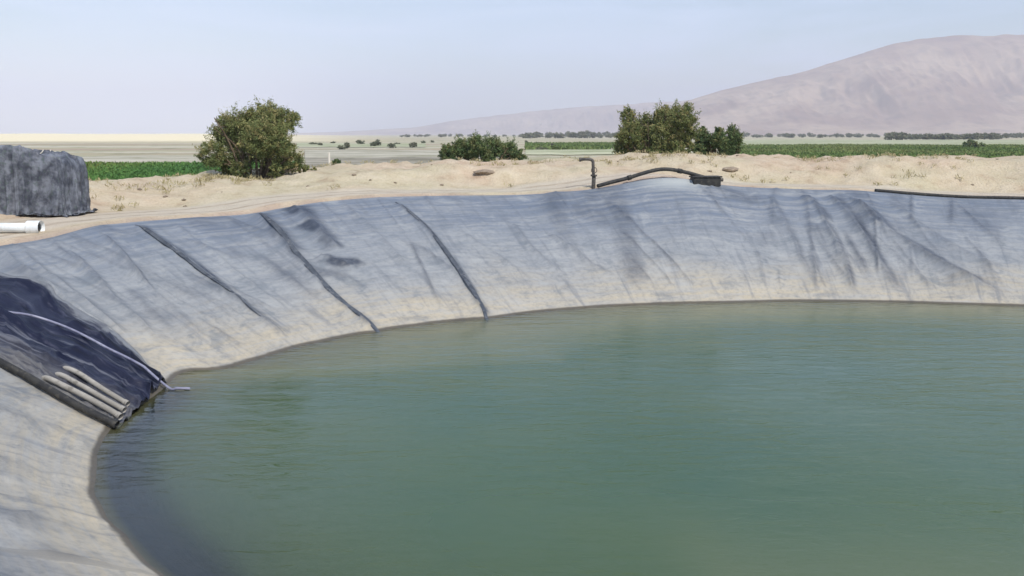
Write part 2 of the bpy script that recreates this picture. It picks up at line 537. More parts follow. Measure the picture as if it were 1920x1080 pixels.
def surf(iu, js, arr=None):
    arr = G if arr is None else arr
    iu = np.asarray(iu); js = np.clip(np.asarray(js), 0, NS - 1.001)
    a = np.floor(iu).astype(int); b = np.floor(js).astype(int)
    fa, fb = (iu - a), (js - b)
    if arr.ndim == 3: fa, fb = fa[..., None], fb[..., None]
    a0, a1 = a % NU, (a + 1) % NU
    return (arr[a0, b] * (1 - fa) + arr[a1, b] * fa) * (1 - fb) + (arr[a0, b + 1] * (1 - fa) + arr[a1, b + 1] * fa) * fb


def bank_path(pts, n=14):
    H = np.array([hit(*p) for p in pts])
    return catmull(H, n)


# creases pulled into the liner, dust-free places and painted fold shade
clean_shading = np.clip(wr * 9 - 0.05, 0, 0.6)
nl_ = (Wl[:, 1] < 15.6) & (Wl[:, 0] < 2)
bare_u = smooth_closed(nl_[:, None].astype(float), 0.4)[:, 0]
clean_shading[:, :NS_lo] = bare_u[:, None]
crease = np.zeros((NU, NS))


def ridge(pts, width, height, cl, wob=0.03, seed=0):
    global crease, clean_shading
    H = bank_path(pts, 10)
    A = np.stack([surf(H[:, 0], H[:, 1], np.array(Ug)), surf(H[:, 0], H[:, 1], np.array(Mg))], 1)
    lo, hi = A.min(0) - 1, A.max(0) + 1
    m = np.argwhere((Ug > lo[0]) & (Ug < hi[0]) & (Mg > lo[1]) & (Mg < hi[1]))
    if len(m) == 0: return
    p = np.stack([Ug[m[:, 0], m[:, 1]], Mg[m[:, 0], m[:, 1]]], 1)
    p = p + np.stack([wob * 2 * vnoise(p[:, 1] * 1.7, p[:, 0] * 0.3, seed + 40), np.zeros(len(p))], 1)
    best = np.full(len(p), 9.0); sd = np.zeros(len(p)); tt = np.zeros(len(p))
    for i in range(len(A) - 1):
        d = A[i + 1] - A[i]; L2 = (d * d).sum() + 1e-9
        t = np.clip(((p - A[i]) @ d) / L2, 0, 1)
        c = p - (A[i] + t[:, None] * d)
        r = np.hypot(c[:, 0], c[:, 1])
        u = r < best
        best = np.where(u, r, best); sd = np.where(u, c[:, 0], sd); tt = np.where(u, (i + t) / (len(A) - 1), tt)
    env = sstep(0, 0.08, tt) * (1 - sstep(0.8, 1.0, tt)) * (0.85 + 0.5 * vnoise(tt * 9, tt * 0 + seed, 8))
    g = np.exp(-np.abs(best) / (width * 0.75)) * env
    # shade of the fold, painted into the colour along one flank
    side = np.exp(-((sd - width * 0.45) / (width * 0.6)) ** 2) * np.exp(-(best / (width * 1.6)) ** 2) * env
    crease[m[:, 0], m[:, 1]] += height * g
    clean_shading[m[:, 0], m[:, 1]] = np.maximum(clean_shading[m[:, 0], m[:, 1]], cl * side)


ridge([(250, 422), (300, 453), (350, 488), (400, 528), (440, 558), (490, 596), (540, 640)], 0.16, 0.10, 1.0, seed=31)
ridge([(474, 400), (516, 440), (556, 488), (606, 540), (656, 585), (696, 616), (720, 640)], 0.17, 0.12, 1.0, seed=32)
ridge([(738, 379), (787, 420), (827, 468), (865, 520), (889, 560), (905, 588), (916, 612)], 0.15, 0.10, 1.0, seed=33)
ridge([(195, 440), (240, 490), (292, 548)], 0.10, 0.12, 0.75, seed=1)
ridge([(95, 455), (150, 500), (210, 560)], 0.10, 0.09, 0.5, seed=2)
ridge([(130, 470), (200, 545), (300, 640)], 0.09, 0.09, 0.4, seed=3)
ridge([(40, 470), (120, 540), (250, 640)], 0.10, 0.10, 0.35, seed=4)
ridge([(480, 400), (520, 440), (560, 480)], 0.20, 0.08, 0.8, seed=5)
ridge([(548, 385), (590, 430), (610, 460)], 0.26, 0.12, 1.0, seed=6)
ridge([(575, 400), (602, 440), (640, 470)], 0.15, 0.10, 0.9, seed=7)
ridge([(600, 480), (640, 492), (670, 505)], 0.15, 0.10, 0.9, seed=8)
ridge([(585, 505), (620, 520), (650, 530)], 0.12, 0.06, 0.5, seed=9)
ridge([(1550, 368), (1600, 420), (1640, 480), (1690, 560)], 0.22, 0.17, 1.0, seed=10)
ridge([(1510, 365), (1550, 430), (1580, 490), (1600, 560)], 0.15, 0.11, 0.8, seed=34)
ridge([(1440, 365), (1480, 440), (1510, 500), (1535, 560)], 0.13, 0.09, 0.6, seed=35)
ridge([(1590, 372), (1625, 410), (1650, 430)], 0.2, 0.14, 1.0, seed=11)
ridge([(1500, 372), (1535, 395), (1550, 420)], 0.18, 0.10, 0.75, seed=12)
ridge([(1545, 420), (1562, 450), (1575, 490)], 0.12, 0.10, 0.65, seed=13)
ridge([(1515, 470), (1530, 510), (1545, 545)], 0.11, 0.08, 0.6, seed=14)
ridge([(1580, 480), (1592, 510), (1600, 545)], 0.11, 0.07, 0.5, seed=15)
ridge([(1600, 385), (1660, 430), (1720, 472), (1800, 520), (1900, 566)], 0.24, 0.20, 1.0, seed=16)
ridge([(1660, 375), (1720, 420), (1800, 470), (1900, 520)], 0.15, 0.10, 0.5, seed=36)
ridge([(1630, 440), (1700, 500), (1760, 550)], 0.10, 0.06, 0.35, seed=17)
ridge([(960, 420), (1000, 470), (1060, 520)], 0.11, 0.08, 0.4, seed=18)
ridge([(1030, 440), (1100, 490), (1150, 520)], 0.11, 0.07, 0.35, seed=19)
ridge([(1090, 360), (1110, 400), (1125, 430)], 0.35, 0.08, 0.45, seed=20)
ridge([(1330, 350), (1380, 370), (1400, 385)], 0.3, 0.07, 0.6, seed=21)
ridge([(1420, 470), (1428, 510), (1432, 540)], 0.10, 0.06, 0.35, seed=22)
ridge([(860, 430), (930, 480), (1000, 530)], 0.10, 0.05, 0.25, seed=23)
ridge([(640, 380), (720, 450), (790, 540)], 0.09, 0.05, 0.2, seed=24)
ridge([(330, 420), (430, 500), (560, 600)], 0.09, 0.06, 0.2, seed=25)
ridge([(0, 470), (60, 520), (170, 600), (290, 690)], 0.10, 0.12, 0.2, seed=26)
ridge([(0, 900), (80, 890), (170, 905)], 0.10, 0.05, 0.15, seed=27)
ridge([(0, 985), (110, 960), (215, 985)], 0.12, 0.06, 0.2, seed=28)
G[..., 2] += crease * edge
# patch bare of dust beside the middle seam
for qx, qy, rx_, ry_, am_ in ((552, 398, 26, 12, .9), (590, 432, 26, 16, .9), (615, 455, 22, 10, .6), (640, 492, 34, 8, .9), (605, 515, 34, 10, .5), (520, 445, 22, 14, .45), (1110, 395, 45, 22, .25), (1390, 372, 40, 10, .35)):
    ph = np.exp(-((gpx - qx - (gpy - qy) * 0.5) / rx_) ** 2 - ((gpy - qy) / ry_) ** 2) * (gd > 12) * (Sg > 0)
    clean_shading = np.maximum(clean_shading, am_ * sstep(0.15, 0.75, ph + 0.5 * fbm(Ug * 2.2, Mg * 3.0, 98, 4) * (ph > 0.05)))
# light on the hump under the arched pipe, painted in as a paler colour
pale = np.exp(-((gpx - 1272) / 75) ** 2 - ((gpy - 340) / 13) ** 2) * (gd > 15)
clean_shading = clean_shading - 0.8 * pale * (Sg > 0.5)
us = np.stack([Ug, Mg, np.zeros_like(Ug)], -1)
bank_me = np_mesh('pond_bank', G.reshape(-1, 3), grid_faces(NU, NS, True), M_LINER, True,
                  {'us': ('FLOAT_VECTOR', us.reshape(-1, 3)), 'clean_shading': ('FLOAT', np.clip(clean_shading, -1, 1).ravel())})
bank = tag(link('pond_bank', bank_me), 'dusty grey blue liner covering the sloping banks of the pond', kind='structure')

# pond floor
fl = np.concatenate([G[:, 0], ])
kk = np.linspace(0, 1, 8)
base_c = np.append(fl[:, :2].mean(0), -2.6)
FV = fl[:, None, :] * (1 - kk)[None, :, None] + base_c * kk[None, :, None]
FV[:, 1:, 2] = np.minimum(FV[:, 1:, 2], -1.85)
tag(link('pond_floor', np_mesh('pond_floor', FV.reshape(-1, 3), grid_faces(NU, 8, True), M_BORE)), kind='structure')

# ------------------------------------------------------------------ water
kw = np.concatenate([[-0.02, 0.0, 0.012, 0.025, 0.04, 0.06, 0.085, 0.12, 0.16, 0.22], np.linspace(0.3, 0.9995, 14)])
wc = Wl.mean(0)
WV = Wl[:, None, :] + (wc - Wl)[:, None, :] * kw[None, :, None]
out = Wl[:, None, :] + (Cl - Wl)[:, None, :] * 0.08
WV[:, 0:1] = out
dist = np.linalg.norm(WV - Wl[:, None, :], axis=-1)
depth = np.clip(dist * 0.45, 0, 3); depth[:, 0] = 0
WVz = np.concatenate([WV, np.zeros(WV.shape[:2] + (1,))], -1)
tag(link('water', np_mesh('water', WVz.reshape(-1, 3), grid_faces(NU, len(kw), True), M_WATER, True, {'depth': ('FLOAT', depth.ravel()), 'bare': ('FLOAT', np.repeat(bare_u, len(kw)))})),
    'murky green pond water with faint ripples', kind='structure')

# ------------------------------------------------------------------ ground: one sheet from the crest to the horizon
step = 3
gi = np.arange(0, NU, step)
NG = len(gi)
off = np.concatenate([[0.03, 0.1, 0.17, 0.24, 0.31, 0.4, 0.5, 0.62], np.arange(0.75, 4, 0.16), np.arange(4, 14, 0.28), np.arange(14, 40, 0.8),
                      np.geomspace(40, 9500, 60)])
NO = len(off)
dirn = Cl - ctr
dirn = smooth_closed(dirn / np.linalg.norm(dirn, axis=1)[:, None], 2.0)
dirn /= np.linalg.norm(dirn, axis=1)[:, None]
GX = Cl[gi][:, None, :] + dirn[gi][:, None, :] * off[None, :, None]
x, y = GX[..., 0], GX[..., 1]
O = np.broadcast_to(off, (NG, NO))
rz = zr[gi][:, None]
berm_px = np.array([(-600, 380), (0, 358), (170, 356), (300, 346), (420, 336), (480, 331), (650, 323), (760, 316), (900, 309), (1060, 309), (1150, 300), (1250, 294), (1330, 297), (1400, 301), (1600, 301), (1920, 299), (2400, 296)])
apx = 960 + F * x / np.maximum(y, 3)
infront = sstep(10, 16, y)
Dber = (Cl[gi][:, 1] + dirn[gi][:, 1] * 6.2)[:, None]
bpx_row = (960 + F * (Cl[gi][:, 0] + dirn[gi][:, 0] * 6.2) / np.maximum(Dber[:, 0], 3))[:, None]
hb = CAMZ - (np.interp(bpx_row, berm_px[:, 0], berm_px[:, 1]) - HOR) * Dber / F
hb = np.where(Dber > 12, np.clip(hb, 2.3, 3.3), 2.45)
hb = smooth_closed(np.repeat(hb, 1, 1).repeat(1, 1)[np.minimum((np.arange(NU) / step).round().astype(int), NG - 1)], 0.6)[gi]
lump = 0.42 * fbm(x * 0.5, y * 0.6, 31, 4) + 0.16 * np.abs(fbm(x * 1.3, y * 1.3, 34, 3)) + 0.13 * fbm(x * 2.3, y * 2.3, 35, 3)
crest = rz + 0.02 + 0.03 * fbm(x * 1.4, y * 1.4, 37, 3)
up = sstep(2.2, 5.0, O + 1.2 * fbm(x * 0.5, y * 0.5, 38, 3))
hgt = crest * (1 - up) + (hb + lump * 0.7) * up
PLAIN = 1.2
dn = sstep(8.0, 20.0, O + 3 * vnoise(x * 0.08, y * 0.08, 39))
far_n = 0.25 * fbm(x * 0.03, y * 0.03, 41, 4) * sstep(20, 60, O)
hgt = hgt * (1 - dn) + (PLAIN + far_n + 0.08 * fbm(x * 0.4, y * 0.4, 43, 3)) * dn
# sand drawn over the anchored edge of the liner
hgt = hgt - 0.16 * (1 - sstep(0.05, 0.42, O + 0.25 * fbm(x * 1.1, y * 1.1, 45, 3)))
# bright dunes far out on the left
dl = sstep(500, 900, y) * (1 - sstep(2600, 4200, y))
az = x / np.maximum(y, 1)
dune = dl * (1 - sstep(-0.33, -0.12, az))
hgt = hgt + dune * (3.4 + 2.2 * fbm(x * 0.004, y * 0.004, 47, 4))
dcol = np.clip(sstep(300, 480, y) * (1 - sstep(-0.31, -0.08, az)), 0, 1)
GV = np.concatenate([GX, hgt[..., None]], -1)
gfaces = grid_faces(NG, NO, True)
ground = link('ground', np_mesh('ground', GV.reshape(-1, 3), gfaces, M_GROUND, True,
                                {'off': ('FLOAT', O.ravel()), 'dune': ('FLOAT', dcol.ravel())}))
tag(ground, 'pale sandy ground round the pond and plain to the horizon', kind='structure')
near = O.ravel() < 700
bvh = BVHTree.FromPolygons([tuple(v) for v in GV.reshape(-1, 3)], [tuple(int(i) for i in f) for f in gfaces if near[f].all()])


def gz(px_, py_):
    h = bvh.ray_cast(Vector((px_, py_, 50)), Vector((0, 0, -1)))
    return h[0].z if h[0] else PLAIN


def ground_hit(px, py):
    r = ray(px, py)
    h = bvh.ray_cast(Vector((0, 0, CAMZ)), Vector(r).normalized())
    return np.array(h[0]) if h[0] else on_plane(px, py, PLAIN)


# ------------------------------------------------------------------ mountains
def range_mesh(name, sil, D, thick, mat, seed, rough, nx=760, ny=150):
    sil = np.array(sil, float)
    pxs = np.linspace(sil[0, 0], sil[-1, 0], nx)
    H = (HOR - np.interp(pxs, sil[:, 0], sil[:, 1])) / F * D
    H = np.convolve(np.pad(H, 6, 'edge'), np.ones(13) / 13, 'valid')
    v = np.linspace(0, 1, ny)
    A = (pxs - 960) / F
    Y = D - thick + 2 * thick * v
    xx = A[:, None] * (D + (Y[None, :] - D) * 0.6)
    yy = np.broadcast_to(Y, xx.shape)
    prof = np.where(v < 0.5, sstep(0, 1, v * 2) ** 1.15 * 0.55 + 0.45 * (v * 2) ** 1.8, 1 - sstep(0.5, 1, v))
    sc_ = 1.0 / thick
    g1 = 1 - np.abs(fbm(xx * sc_ * 3.2 + 0.3 * vnoise(yy * sc_ * 2, xx * sc_, seed + 7), yy * sc_ * 0.9, seed, 6, 0.62)) * 2.2
    Hh = H[:, None] * prof[None, :] * (1 + rough * (g1 - 0.8) * (1 - np.exp(-((v[None, :] - 0.5) / 0.12) ** 2)))
    Hh = Hh * (1 + 0.03 * fbm(xx * sc_ * 9, yy * sc_ * 9, seed + 9, 3)) + 1.0 * 0 - 2.0 * (prof[None, :] < 0.01)
    V = np.stack([xx, yy, PLAIN - 1 + Hh], -1)
    return link(name, np_mesh(name, V.reshape(-1, 3), grid_faces(nx, ny), mat))


k = NT('mountain_rock', 0.95, 0.1)
a = k.noise(k.pos(), 0.004, 6, 0.65); b = k.noise(k.pos(), 0.02, 5, 0.6)
c = k.mix(k.rng(a, 0.35, 0.65), (0.27, 0.18, 0.135), (0.44, 0.33, 0.235))
c = k.mix(k.math('MULTIPLY', k.rng(b, 0.45, 0.7), 0.5), c, (0.16, 0.12, 0.10))
k.color(c); M_MOUNT = k.m
mt = range_mesh('mountain', [(1180, 240), (1270, 192), (1340, 172), (1420, 151), (1480, 141), (1560, 117), (1620, 97), (1665, 83), (1720, 77), (1800, 73), (1920, 66),
                             (2100, 50), (2400, 70), (2800, 180), (3000, 240)], 3600, 1100, M_MOUNT, 51, 0.27)
tag(mt, 'broad hazy desert mountain rising on the right', kind='structure')
hl = range_mesh('hills', [(500, 250), (640, 246), (780, 238), (860, 224), (960, 213), (1050, 203), (1150, 197), (1270, 190), (1400, 180), (1600, 170), (1900, 200)], 5900, 700, M_MOUNT, 61, 0.3)
tag(hl, 'faint blue range fading into haze at the middle of the horizon', kind='structure')


# ------------------------------------------------------------------ vegetation
def leaves(C, size, tint, seed, long=2.2, droop=0.3):
    r = np.random.default_rng(seed)
    n = len(C)
    a = r.normal(size=(n, 3)); a[:, 2] -= droop
    a /= np.linalg.norm(a, axis=1)[:, None]
    b = np.cross(a, r.normal(size=(n, 3))); b /= np.linalg.norm(b, axis=1)[:, None] + 1e-9
    s = (size * r.uniform(0.55, 1.3, n))[:, None]
    V = np.stack([C - a * s * long * .5, C + b * s * .5, C + a * s * long * .5, C - b * s * .5], 1).reshape(-1, 3)
    return V, np.arange(4 * n).reshape(n, 4), np.repeat(tint, 4)


def crown_from_blobs(blobs, depth_k, n, size, seed, sprig=0.25):
    """blobs in metres: (x, z, r); spread in depth; leaves cluster on sprigs so that gaps remain"""
    r = np.random.default_rng(seed)
    cs, ts = [], []
    tot = sum(b[2] ** 2 for b in blobs)
    for bx, bz, br in blobs:
        m = int(n * br * br / tot)
        by = r.uniform(-1, 1) * depth_k
        ns = max(5, m // 45)
        d = r.normal(size=(ns, 3)); d /= np.linalg.norm(d, axis=1)[:, None]
        rad = br * r.uniform(0.35, 1.0, ns) ** 0.6
        sc_ = np.array([bx, by, bz]) + d * rad[:, None] * np.array([1, 1.0, 1.0])
        st = np.clip(0.42 + 0.28 * r.normal(size=ns) + 0.15 * (d[:, 2]), 0, 1)
        w = r.integers(0, ns, m)
        sl = np.where(r.uniform(size=ns) < 0.25, r.uniform(0.4, 0.8, ns), r.uniform(0.15, 0.3, ns))
        d[:, 2] += 0.25
        tip = d[w] * (r.uniform(-0.5, 1, m) * sl[w])[:, None] * br
        cs.append(sc_[w] + tip + r.normal(size=(m, 3)) * br * 0.085)
        ts.append(np.clip(st[w] + 0.1 * r.normal(size=m), 0, 1))
    C = np.concatenate(cs); t = np.concatenate(ts)
    kp = C[:, 2] > 0.03
    return leaves(C[kp], size, t[kp], seed + 1, 3.2, 0.1)


def stems(blobs, seed, r0, depth_k):
    r = np.random.default_rng(seed)
    parts = []
    for i, (bx, bz, br) in enumerate(blobs):
        st = np.array([bx * 0.25 + r.normal() * r0, r.normal() * r0, -0.15])
        en = np.array([bx, r.uniform(-.5, .5) * depth_k, bz + br * 0.4])
        mid = st * 0.45 + en * 0.55 + np.array([r.normal() * .08, r.normal() * .08, 0.12 * bz])
        P = catmull([st, mid, en], 7)
        parts.append(tube(P, np.linspace(r0, r0 * 0.2, len(P)), 6))
        for j in range(3):
            k0 = P[r.integers(6, 13)]
            e2 = k0 + np.array([r.normal(), r.normal(), abs(r.normal()) * .8]) * br * 0.75
            parts.append(tube([k0, (k0 + e2) / 2 + r.normal(size=3) * .03, e2], [r0 * .4, r0 * .28, r0 * .1], 5))
    return join(parts)


def shrub(name, label, cat, basepx, D, blobs_px, n, leaf, mat, seed, group=None, kz=0.5):
    bx, by = basepx
    P = at_depth(bx, by, D)
    P[2] = gz(P[0], P[1])
    s = D / F
    dpt = 540 - 0
    base_py = proj(P)[1]
    bl = [((px - bx) * s, (base_py - py) * s, r_ * s) for px, py, r_ in blobs_px]
    wid_ = max(b[0] for b in bl) - min(b[0] for b in bl)
    root = thing(name, P, label, cat, group)
    dk = max(wid_ * kz * 0.6, 0.1)
    V, f, t = crown_from_blobs(bl, dk, n, leaf, seed)
    link('crown', np_mesh('crown', V, f, mat, False, {'tint': ('FLOAT', t)}), root)
    V, f = stems(bl, seed + 5, max(0.018, 0.02 * wid_), dk)
    link('trunk', np_mesh('trunk', V, f, M_BARK), root)
    return root


shrub('tamarisk_shrub', 'large dusty olive and brown shrub standing alone on the sand bank at left', 'shrub', (480, 331), 31.5,
      [(411, 252, 22), (407, 290, 23), (440, 240, 27), (480, 226, 25), (512, 224, 24), (532, 228, 22), (538, 268, 24), (505, 262, 32), (455, 275, 34),
       (500, 300, 30), (545, 303, 20), (424, 313, 17), (460, 318, 16), (530, 318, 14), (412, 226, 8), (560, 318, 10)], 90000, 0.024, M_TAMARISK, 101)
shrub('desert_bush', 'low wide dark green bush at the middle of the sand bank', 'bush', (900, 308), 40,
      [(842, 288, 15), (866, 280, 17), (895, 277, 18), (925, 280, 18), (952, 284, 17), (970, 292, 12), (880, 295, 12), (915, 296, 12), (845, 300, 8), (960, 300, 8)], 45000, 0.027, M_GREEN, 111)
shrub('tamarisk_shrub', 'tall olive shrub behind the sand mound and the arched black pipe', 'shrub', (1225, 296), 40,
      [(1178, 220, 13), (1178, 252, 20), (1170, 280, 16), (1212, 240, 22), (1250, 226, 23), (1276, 222, 20), (1284, 250, 20), (1245, 258, 28), (1205, 272, 22),
       (1262, 280, 16), (1290, 276, 12), (1225, 284, 12)], 80000, 0.028, M_TAMARISK, 121)
shrub('desert_bush', 'smaller green bush with ragged upright tips close right of the tall olive shrub', 'bush', (1350, 298), 42,
      [(1318, 262, 15), (1319, 246, 7), (1345, 265, 15), (1345, 247, 7), (1373, 262, 15), (1374, 246, 8), (1360, 282, 13), (1380, 284, 11), (1330, 282, 12), (1308, 282, 10)], 45000, 0.028, M_GREEN, 131)
shrub('saltbush', 'small olive bush peeping over the top of the grey tarp heap', 'bush', (0, 330), 27,
      [(6, 292, 13), (-18, 288, 16), (24, 302, 9), (0, 310, 14), (-30, 306, 16)], 12000, 0.024, M_TAMARISK, 141)
shrub('field_bush', 'small rounded green bush at the back edge of the right field', 'bush', (1824, 286), 190,
      [(1824, 272, 9), (1838, 276, 7), (1810, 276, 7), (1826, 280, 8)], 2500, 0.28, M_GREEN, 151)
shrub('field_bush', 'small dark bush between the row covers and the pale post', 'bush', (631, 321), 47,
      [(631, 305, 6), (634, 314, 6), (626, 314, 5)], 1500, 0.05, M_GREEN, 161)
shrub('field_bush', 'low brown clump beside the large left shrub', 'bush', (583, 324), 34,
      [(575, 318, 6), (590, 320, 5), (602, 322, 4)], 1500, 0.04, M_STRAW if False else M_TAMARISK, 171)
shrub('desert_weed', 'tiny weed growing on the crest beside the white pipe', 'weed', (98, 433), 21.2, [(97, 424, 4), (104, 427, 4), (92, 428, 3)], 500, 0.03, M_GREEN, 176)

# far tree belts: single trees, copies of three far shapes
protos = []
for i in range(3):
    r = np.random.default_rng(200 + i)
    bl = [(r.uniform(-1.9, 1.9), r.uniform(0.5, 3.0), r.uniform(0.7, 1.2)) for _ in range(11)]
    V, f, t = crown_from_blobs(bl, 1.0, 900, 0.34, 210 + i)
    cm = np_mesh('crown', V, f, M_FAR, False, {'tint': ('FLOAT', t)})
    V, f = tube([(0, 0, -0.3), (0.1, 0, 1.2), (0, 0, 2.4)], [0.22, 0.17, 0.08], 6)
    protos.append((cm, np_mesh('trunk', V, f, M_BARK)))


def far_tree(px, D, h, label, group):
    a = (px - 960) / F
    P = (a * D, D, gz(a * D, D) if D < 600 else PLAIN)
    o = thing('far_tree', P, label, 'tree', group, random.uniform(0, 6.28))
    cm, tm = random.choice(protos)
    link('crown', cm, o); link('trunk', tm, o)
    s = h / 4.0
    o.scale = (s * random.uniform(1.0, 2.0), s * random.uniform(1.0, 2.0), s)


for px in (1664, 1674, 1684):
    far_tree(px + random.uniform(-2, 2), 520, 4.6, 'dark tree in the tight clump at the left end of the mountain tree belt', 'clump of far trees below the mountain')
for px in np.linspace(1694, 1862, 36):
    far_tree(px + random.uniform(-4, 4), random.uniform(540, 600), random.uniform(2.4, 4.4), 'dark tree in the dense middle of the far tree belt along the mountain foot', 'dense far tree belt below the mountain')
for px in np.linspace(1866, 2000, 18):
    far_tree(px + random.uniform(-5, 5), random.uniform(700, 900), random.uniform(2.6, 5.0), 'hazy tree in the paler right end of the mountain tree belt', 'pale end of the far tree belt')
for px in np.linspace(1400, 1655, 44):
    far_tree(px + random.uniform(-9, 9), random.uniform(850, 1300), random.uniform(2.2, 5.0), 'faint grey green tree in the thin belt behind the right field', 'thin tree belt behind the right field')
for px in np.linspace(985, 1168, 44):
    far_tree(px + random.uniform(-7, 7), random.uniform(700, 1200), random.uniform(3.0, 6.5), 'hazy tree in the far belt left of the tall olive shrub', 'far tree belt in the middle')
for i in range(26):
    px = 590 + 18 * i + random.uniform(-8, 8)
    if 820 < px < 985: continue
    far_tree(px, random.uniform(170, 420), random.uniform(0.7, 1.5), 'low rounded bush dotted over the pale plain in the middle distance', 'low bushes on the plain')
for px in np.linspace(760, 985, 26):
    far_tree(px + random.uniform(-9, 9), random.uniform(1000, 1500), random.uniform(2.0, 4.5), 'tiny far tree on the skyline above the low wide bush', 'far trees above the low bush')


# ------------------------------------------------------------------ fields
def field_pts(n, poly_px, seed, zl=PLAIN, rows=None):
    """random ground points inside a quad given by two pixel rows"""
    r = np.random.default_rng(seed)
    (xa, xb, yt, yb) = poly_px
    Dn, Df = (CAMZ - zl) * F / (yb - HOR), (CAMZ - zl) * F / (yt - HOR)
    D = np.sqrt(r.uniform(Dn ** 2, Df ** 2, n))
    if rows: D = np.round(D / rows) * rows + r.normal(size=n) * rows * 0.12
    a = (r.uniform(xa, xb, n) - 960) / F
    return a * D, D


def crop(name, label, rect, n, h, size, mat, seed, rows=None):
    X_, Y_ = field_pts(n, rect, seed, rows=rows)
    r = np.random.default_rng(seed + 1)
    pat = fbm(X_ * 0.05, Y_ * 0.05, seed, 3)
    # ragged margins and thin places
    ax = 960 + F * X_ / Y_
    e1 = np.minimum(ax - rect[0], rect[1] - ax) / 120 + 0.9 * fbm(X_ * 0.15, Y_ * 0.15, seed + 3, 3)
    Dn_, Df_ = (CAMZ - PLAIN) * F / (rect[3] - HOR), (CAMZ - PLAIN) * F / (rect[2] - HOR)
    e2 = (Df_ - Y_) / (Df_ * 0.10) + 0.9 * fbm(X_ * 0.06, Y_ * 0.1, seed + 5, 3)
    okc = (e1 > 0.1) & (e2 > 0.12) & (fbm(X_ * 0.2, Y_ * 0.2, seed + 6, 3) > -0.42)
    X_, Y_, pat = X_[okc], Y_[okc], pat[okc]; n = len(X_)
    Zg = np.array([gz(a_, b_) for a_, b_ in zip(X_, Y_)])
    C = np.stack([X_, Y_, Zg + r.uniform(0.05, 1, n) * h], 1)
    V, f, t = leaves(C, size, np.clip(0.4 + pat * 0.9 + 0.12 * r.normal(size=n), 0, 1), seed + 2, 2.4, -1.2)
    return tag(link(name, np_mesh(name, V, f, mat, False, {'tint': ('FLOAT', t)})), label, kind='stuff')


crop('crop_field', 'dense green crop behind the sand bank at left', (-160, 560, 311, 375), 70000, 0.38, 0.11, M_CROP, 301)
crop('crop_field', 'long olive green crop field at right below the mountain', (1370, 1930, 274, 305), 80000, 0.4, 0.24, M_CROP2, 311)
crop('crop_field', 'thin pale green crop strip between the tree belt and the right shrubs', (985, 1170, 270, 281), 14000, 0.4, 0.4, M_CROP2, 321)


def sheet(name, xa, xb, yt, yb, mat, lift=0.05, rowsn=18):
    """a strip of the plain with its own cover, following the ground"""
    Dn, Df = (CAMZ - PLAIN) * F / (yb - HOR), (CAMZ - PLAIN) * F / (yt - HOR)
    nx, ny = 60, rowsn * 6 + 1
    V = []
    for i in range(nx):
        for j in range(ny):
            D = Dn + (Df - Dn) * j / (ny - 1)
            a_ = (xa + (xb - xa) * i / (nx - 1) - 960) / F
            hz = max(0.0, math.sin(j / 6 * 2 * math.pi)) * 0.32
            V.append((a_ * D, D, gz(a_ * D, D) + lift + hz))
    return link(name, np_mesh(name, np.array(V), grid_faces(nx, ny), mat))


tag(sheet('row_cover_field', 575, 830, 300, 322, M_PLASTIC), 'grey row covers laid over a field behind the sand bank', kind='structure')
M_PALE = mottled('pale_stubble', [(0.30, 0.28, 0.21), (0.50, 0.47, 0.38), (0.22, 0.22, 0.14)], 0.3, 0.9, 0.1, 0.3, 0.05, (0.2, 2, 1))
M_PALEG = mottled('pale_green_stubble', [(0.30, 0.32, 0.19), (0.46, 0.46, 0.32), (0.22, 0.25, 0.13)], 0.3, 0.9, 0.1, 0.3, 0.05, (0.2, 2, 1))
tag(sheet('stubble_field', -200, 400, 297, 309, M_PALE, 0.08, 6), 'pale strip of stubble behind the green crop', kind='structure')
tag(sheet('stubble_field', 575, 960, 284, 298, M_PALE, 0.08, 8), 'pale strip of stubble behind the row covers', kind='structure')
tag(sheet('stubble_field', 985, 1165, 282, 290, M_PALEG, 0.08, 5), 'pale strip of stubble in front of the thin crop strip', kind='structure')
tag(sheet('stubble_field', 560, 800, 270, 276, M_PALEG, 0.1, 5), 'thin far strip of dry stubble right of the large shrub', kind='structure')
tag(sheet('stubble_field', 1300, 2050, 263, 275, M_PALEG, 0.1, 8), 'pale green strip between the right field and the tree belt', kind='structure')

# dry grass on the crest and berm
r = np.random.default_rng(401)
n = 4200
ui = r.integers(0, NU, n)
oo = np.where(r.uniform(size=n) < 0.5, r.uniform(2.4, 13, n), r.uniform(5, 18, n))
gx_ = Cl[ui] + dirn[ui] * oo[:, None]
keep = (gx_[:, 1] > 15) & (fbm(gx_[:, 0] * 0.35, gx_[:, 1] * 0.35, 403, 3) + 0.16 * (gx_[:, 0] > 6) > 0.12)
gx_ = gx_[keep]
Cc = []
for a_, b_ in gx_:
    z_ = gz(a_, b_)
    for q_ in range(14):
        Cc.append((a_ + random.gauss(0, .07), b_ + random.gauss(0, .07), z_ + random.uniform(0.02, 0.11)))
Cc = np.array(Cc)
V, f, t = leaves(Cc, 0.022, np.clip(r.normal(0.45, 0.25, len(Cc)), 0, 1), 405, 6.0, -1.6)
tag(link('dry_grass', np_mesh('dry_grass', V, f, M_STRAW, False, {'tint': ('FLOAT', t)})), 'sparse dry grass on the sandy bank', kind='stuff')


